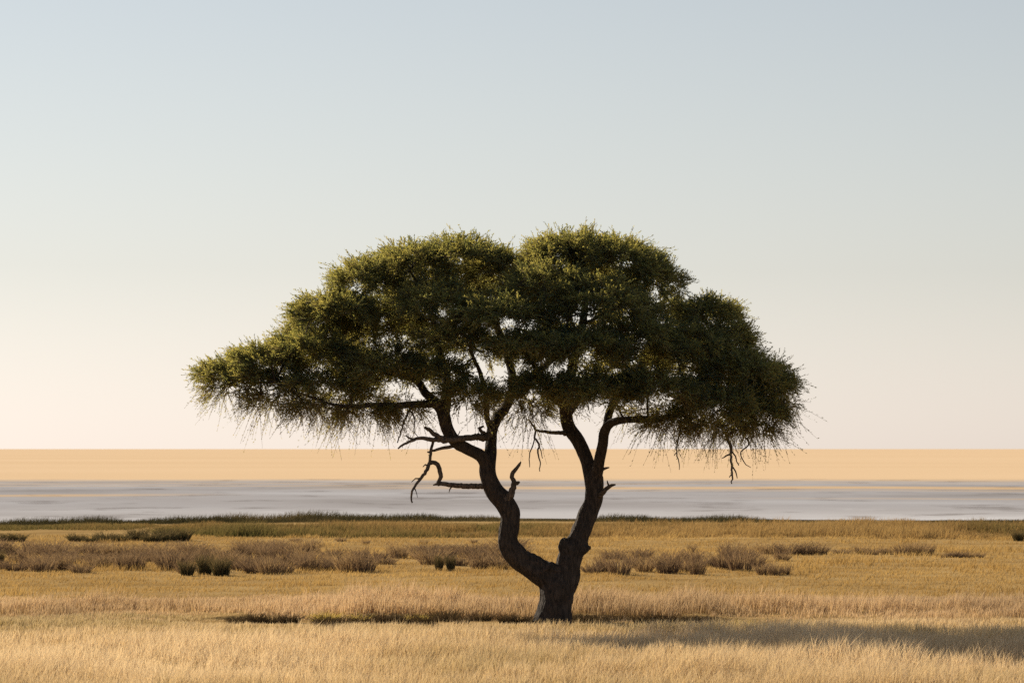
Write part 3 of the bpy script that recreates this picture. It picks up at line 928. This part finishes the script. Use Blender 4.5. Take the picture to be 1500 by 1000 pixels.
for i in range(len(NP_) - 1, nlimb - 1, -1):
    acc[i] = max(acc[i], .0042 ** E)
    acc[PAR[i]] += acc[i] if PAR[i] >= nlimb else 0
rad = acc ** (1 / E)
ei = np.arange(nlimb, len(NP_))
A = NP_[PAR[ei]]; B = NP_[ei]
rb = np.minimum(rad[ei], .05)
ra = np.where(PAR[ei] >= nlimb, np.minimum(rad[PAR[ei]], .05), rb * 1.15)
ra = np.minimum(ra, rb * 1.5)
D = B - A; Ld = np.linalg.norm(D, axis=1) + 1e-6; D = D / Ld[:, None]
B = B + D * (rb * .6)[:, None]
U = np.cross(D, [.31, .87, .38]); U /= np.linalg.norm(U, axis=1)[:, None] + 1e-9
W = np.cross(D, U)
S = 5
an = np.arange(S) / S * 2 * np.pi
ringA = A[:, None] + ra[:, None, None] * (np.cos(an)[None, :, None] * U[:, None] + np.sin(an)[None, :, None] * W[:, None])
ringB = B[:, None] + rb[:, None, None] * (np.cos(an)[None, :, None] * U[:, None] + np.sin(an)[None, :, None] * W[:, None])
V = np.concatenate([ringA, ringB], 1).reshape(-1, 3)
b0 = np.arange(len(ei))[:, None] * 2 * S; j = np.arange(S)[None]; jn = (j + 1) % S
Q = np.stack([b0 + j, b0 + jn, b0 + S + jn, b0 + S + j], -1).reshape(-1, 4)
branches = link('branches', mesh_np('branches', V, Q, smooth=True), M['bark'], tree)
tag(branches, kind='stuff')


# leafy sprigs round every twig node
def sprigs(base, direc, length, var, nl, leaf_l, leaf_w):
    """base, direc (n,3): each sprig is a shoot with nl small leaves; returns quads"""
    n = len(base)
    s = (np.arange(nl) + rng.uniform(0, 1, (n, nl))) / nl
    droop = np.zeros((n, nl, 3)); droop[:, :, 2] = -.25 * (s ** 2) * length[:, None]
    pos = base[:, None] + direc[:, None] * (s * length[:, None])[:, :, None] + droop
    r = rng.normal(size=(n, nl, 3))
    ld = direc[:, None] * 1.0 + r * .34
    ld /= np.linalg.norm(ld, axis=2)[:, :, None]
    sd = np.cross(ld, rng.normal(size=(n, nl, 3))); sd /= np.linalg.norm(sd, axis=2)[:, :, None] + 1e-9
    ll = leaf_l * rng.uniform(.6, 1.3, (n, nl))[:, :, None]; lw = leaf_w * rng.uniform(.7, 1.3, (n, nl))[:, :, None]
    v = np.stack([pos, pos + ld * ll * .5 + sd * lw * .5, pos + ld * ll, pos + ld * ll * .5 - sd * lw * .5], 2)
    va = np.clip(var[:, None] + rng.normal(0, .10, (n, nl)), 0, .93)
    V = v.reshape(-1, 3)
    return V, np.arange(len(V)).reshape(-1, 4), np.repeat(va.ravel(), 4), np.tile([0, .4, 1, .4], n * nl)


def twigs(base, direc, length, w):
    """thin three-sided shoots under the leaves, as flat crossed slivers"""
    n = len(base)
    sd = np.cross(direc, rng.normal(size=(n, 3))); sd /= np.linalg.norm(sd, axis=1)[:, None] + 1e-9
    tip = base + direc * length[:, None]; tip[:, 2] -= .25 * length
    mid = base + direc * length[:, None] * .5; mid[:, 2] -= .06 * length
    v = np.stack([base - sd * w, base + sd * w, mid + sd * w * .7, mid - sd * w * .7, mid - sd * w * .7, mid + sd * w * .7, tip + sd * w * .3, tip - sd * w * .3], 1)
    V = v.reshape(-1, 3)
    return V, np.arange(len(V)).reshape(-1, 4), np.full(len(V), .93), np.zeros(len(V))


NS = 15
n = len(ATT)
nodes = NP_[node_of]
isf = np.arange(n) >= npad
base = np.repeat(nodes, NS, 0) + rng.normal(0, .035, (n * NS, 3))
outw = ATR * np.array([1, 1, .8]); outw /= np.linalg.norm(outw, axis=1)[:, None] + 1e-9
dr = np.repeat(outw * .85 + rng.normal(0, .35, (n, 3)), NS, 0) + rng.normal(0, .45, (n * NS, 3)) + np.array([0, 0, .22])
dr /= np.linalg.norm(dr, axis=1)[:, None]
longs = rng.uniform(0, 1, n * NS) < .10
ln = rng.uniform(.10, .25, n * NS) * np.where(longs, 1.6, 1)
dr = np.where(longs[:, None], np.repeat(outw, NS, 0) * 1.1 + rng.normal(0, .35, (n * NS, 3)) + np.array([-.05, 0, .25]), dr)
dr /= np.linalg.norm(dr, axis=1)[:, None]
pv = np.repeat(rng.uniform(.15, .6, n) + .2 * isf, NS) + rng.normal(0, .1, n * NS)
kf = ~np.repeat(isf, NS) | (rng.uniform(0, 1, n * NS) < .22)
base, dr, ln, pv = base[kf], dr[kf], ln[kf], pv[kf]
c1 = sprigs(base, dr, ln, pv, 14, .040, .0125)
c2 = twigs(base, dr, ln, .003)

# drooping, sparser shoots under the rim of the crown
low = []
for i in range(n):
    uu = 750 + (ATT[i, 0] + OFF[0]) / (ATT[i, 1] + OFF[1]) * F
    if isf[i] or (ATR[i, 2] < .15 and ATT[i, 2] < 3.55 and rng.uniform() < (.15 if 840 < uu < 965 else .5)):
        low.append(i)
low = np.array(low)
NH = 8
hb = np.repeat(nodes[low], NH, 0) + rng.normal(0, .05, (len(low) * NH, 3))
hd = np.repeat(outw[low] * np.array([1, 1, .2]), NH, 0) * .55 + np.repeat(rng.normal(0, .35, (len(low), 3)), NH, 0) + rng.normal(0, .4, (len(low) * NH, 3)) + np.array([0, 0, -.62])
hd /= np.linalg.norm(hd, axis=1)[:, None]
hl = rng.uniform(.12, .42, len(hb)) * np.repeat(rng.uniform(.25, 1.75, len(low)), NH)
c3 = sprigs(hb, hd, hl, rng.uniform(.3, .9, len(hb)), 12, .034, .011)
c4 = twigs(hb, hd, hl, .004)
cv, cq, ca, ct = merge([c1, c2, c3, c4])
crown = link('crown', mesh_np('crown', cv, cq, {'var': ca, 'tip': ct}), M['leaf'], tree)
tag(crown, 'wide flat topped crown of fine dark green leaves', kind='stuff')
print('crown quads', len(cq), 'trunk', len(trunk_me.polygons), 'branch edges', len(ei))
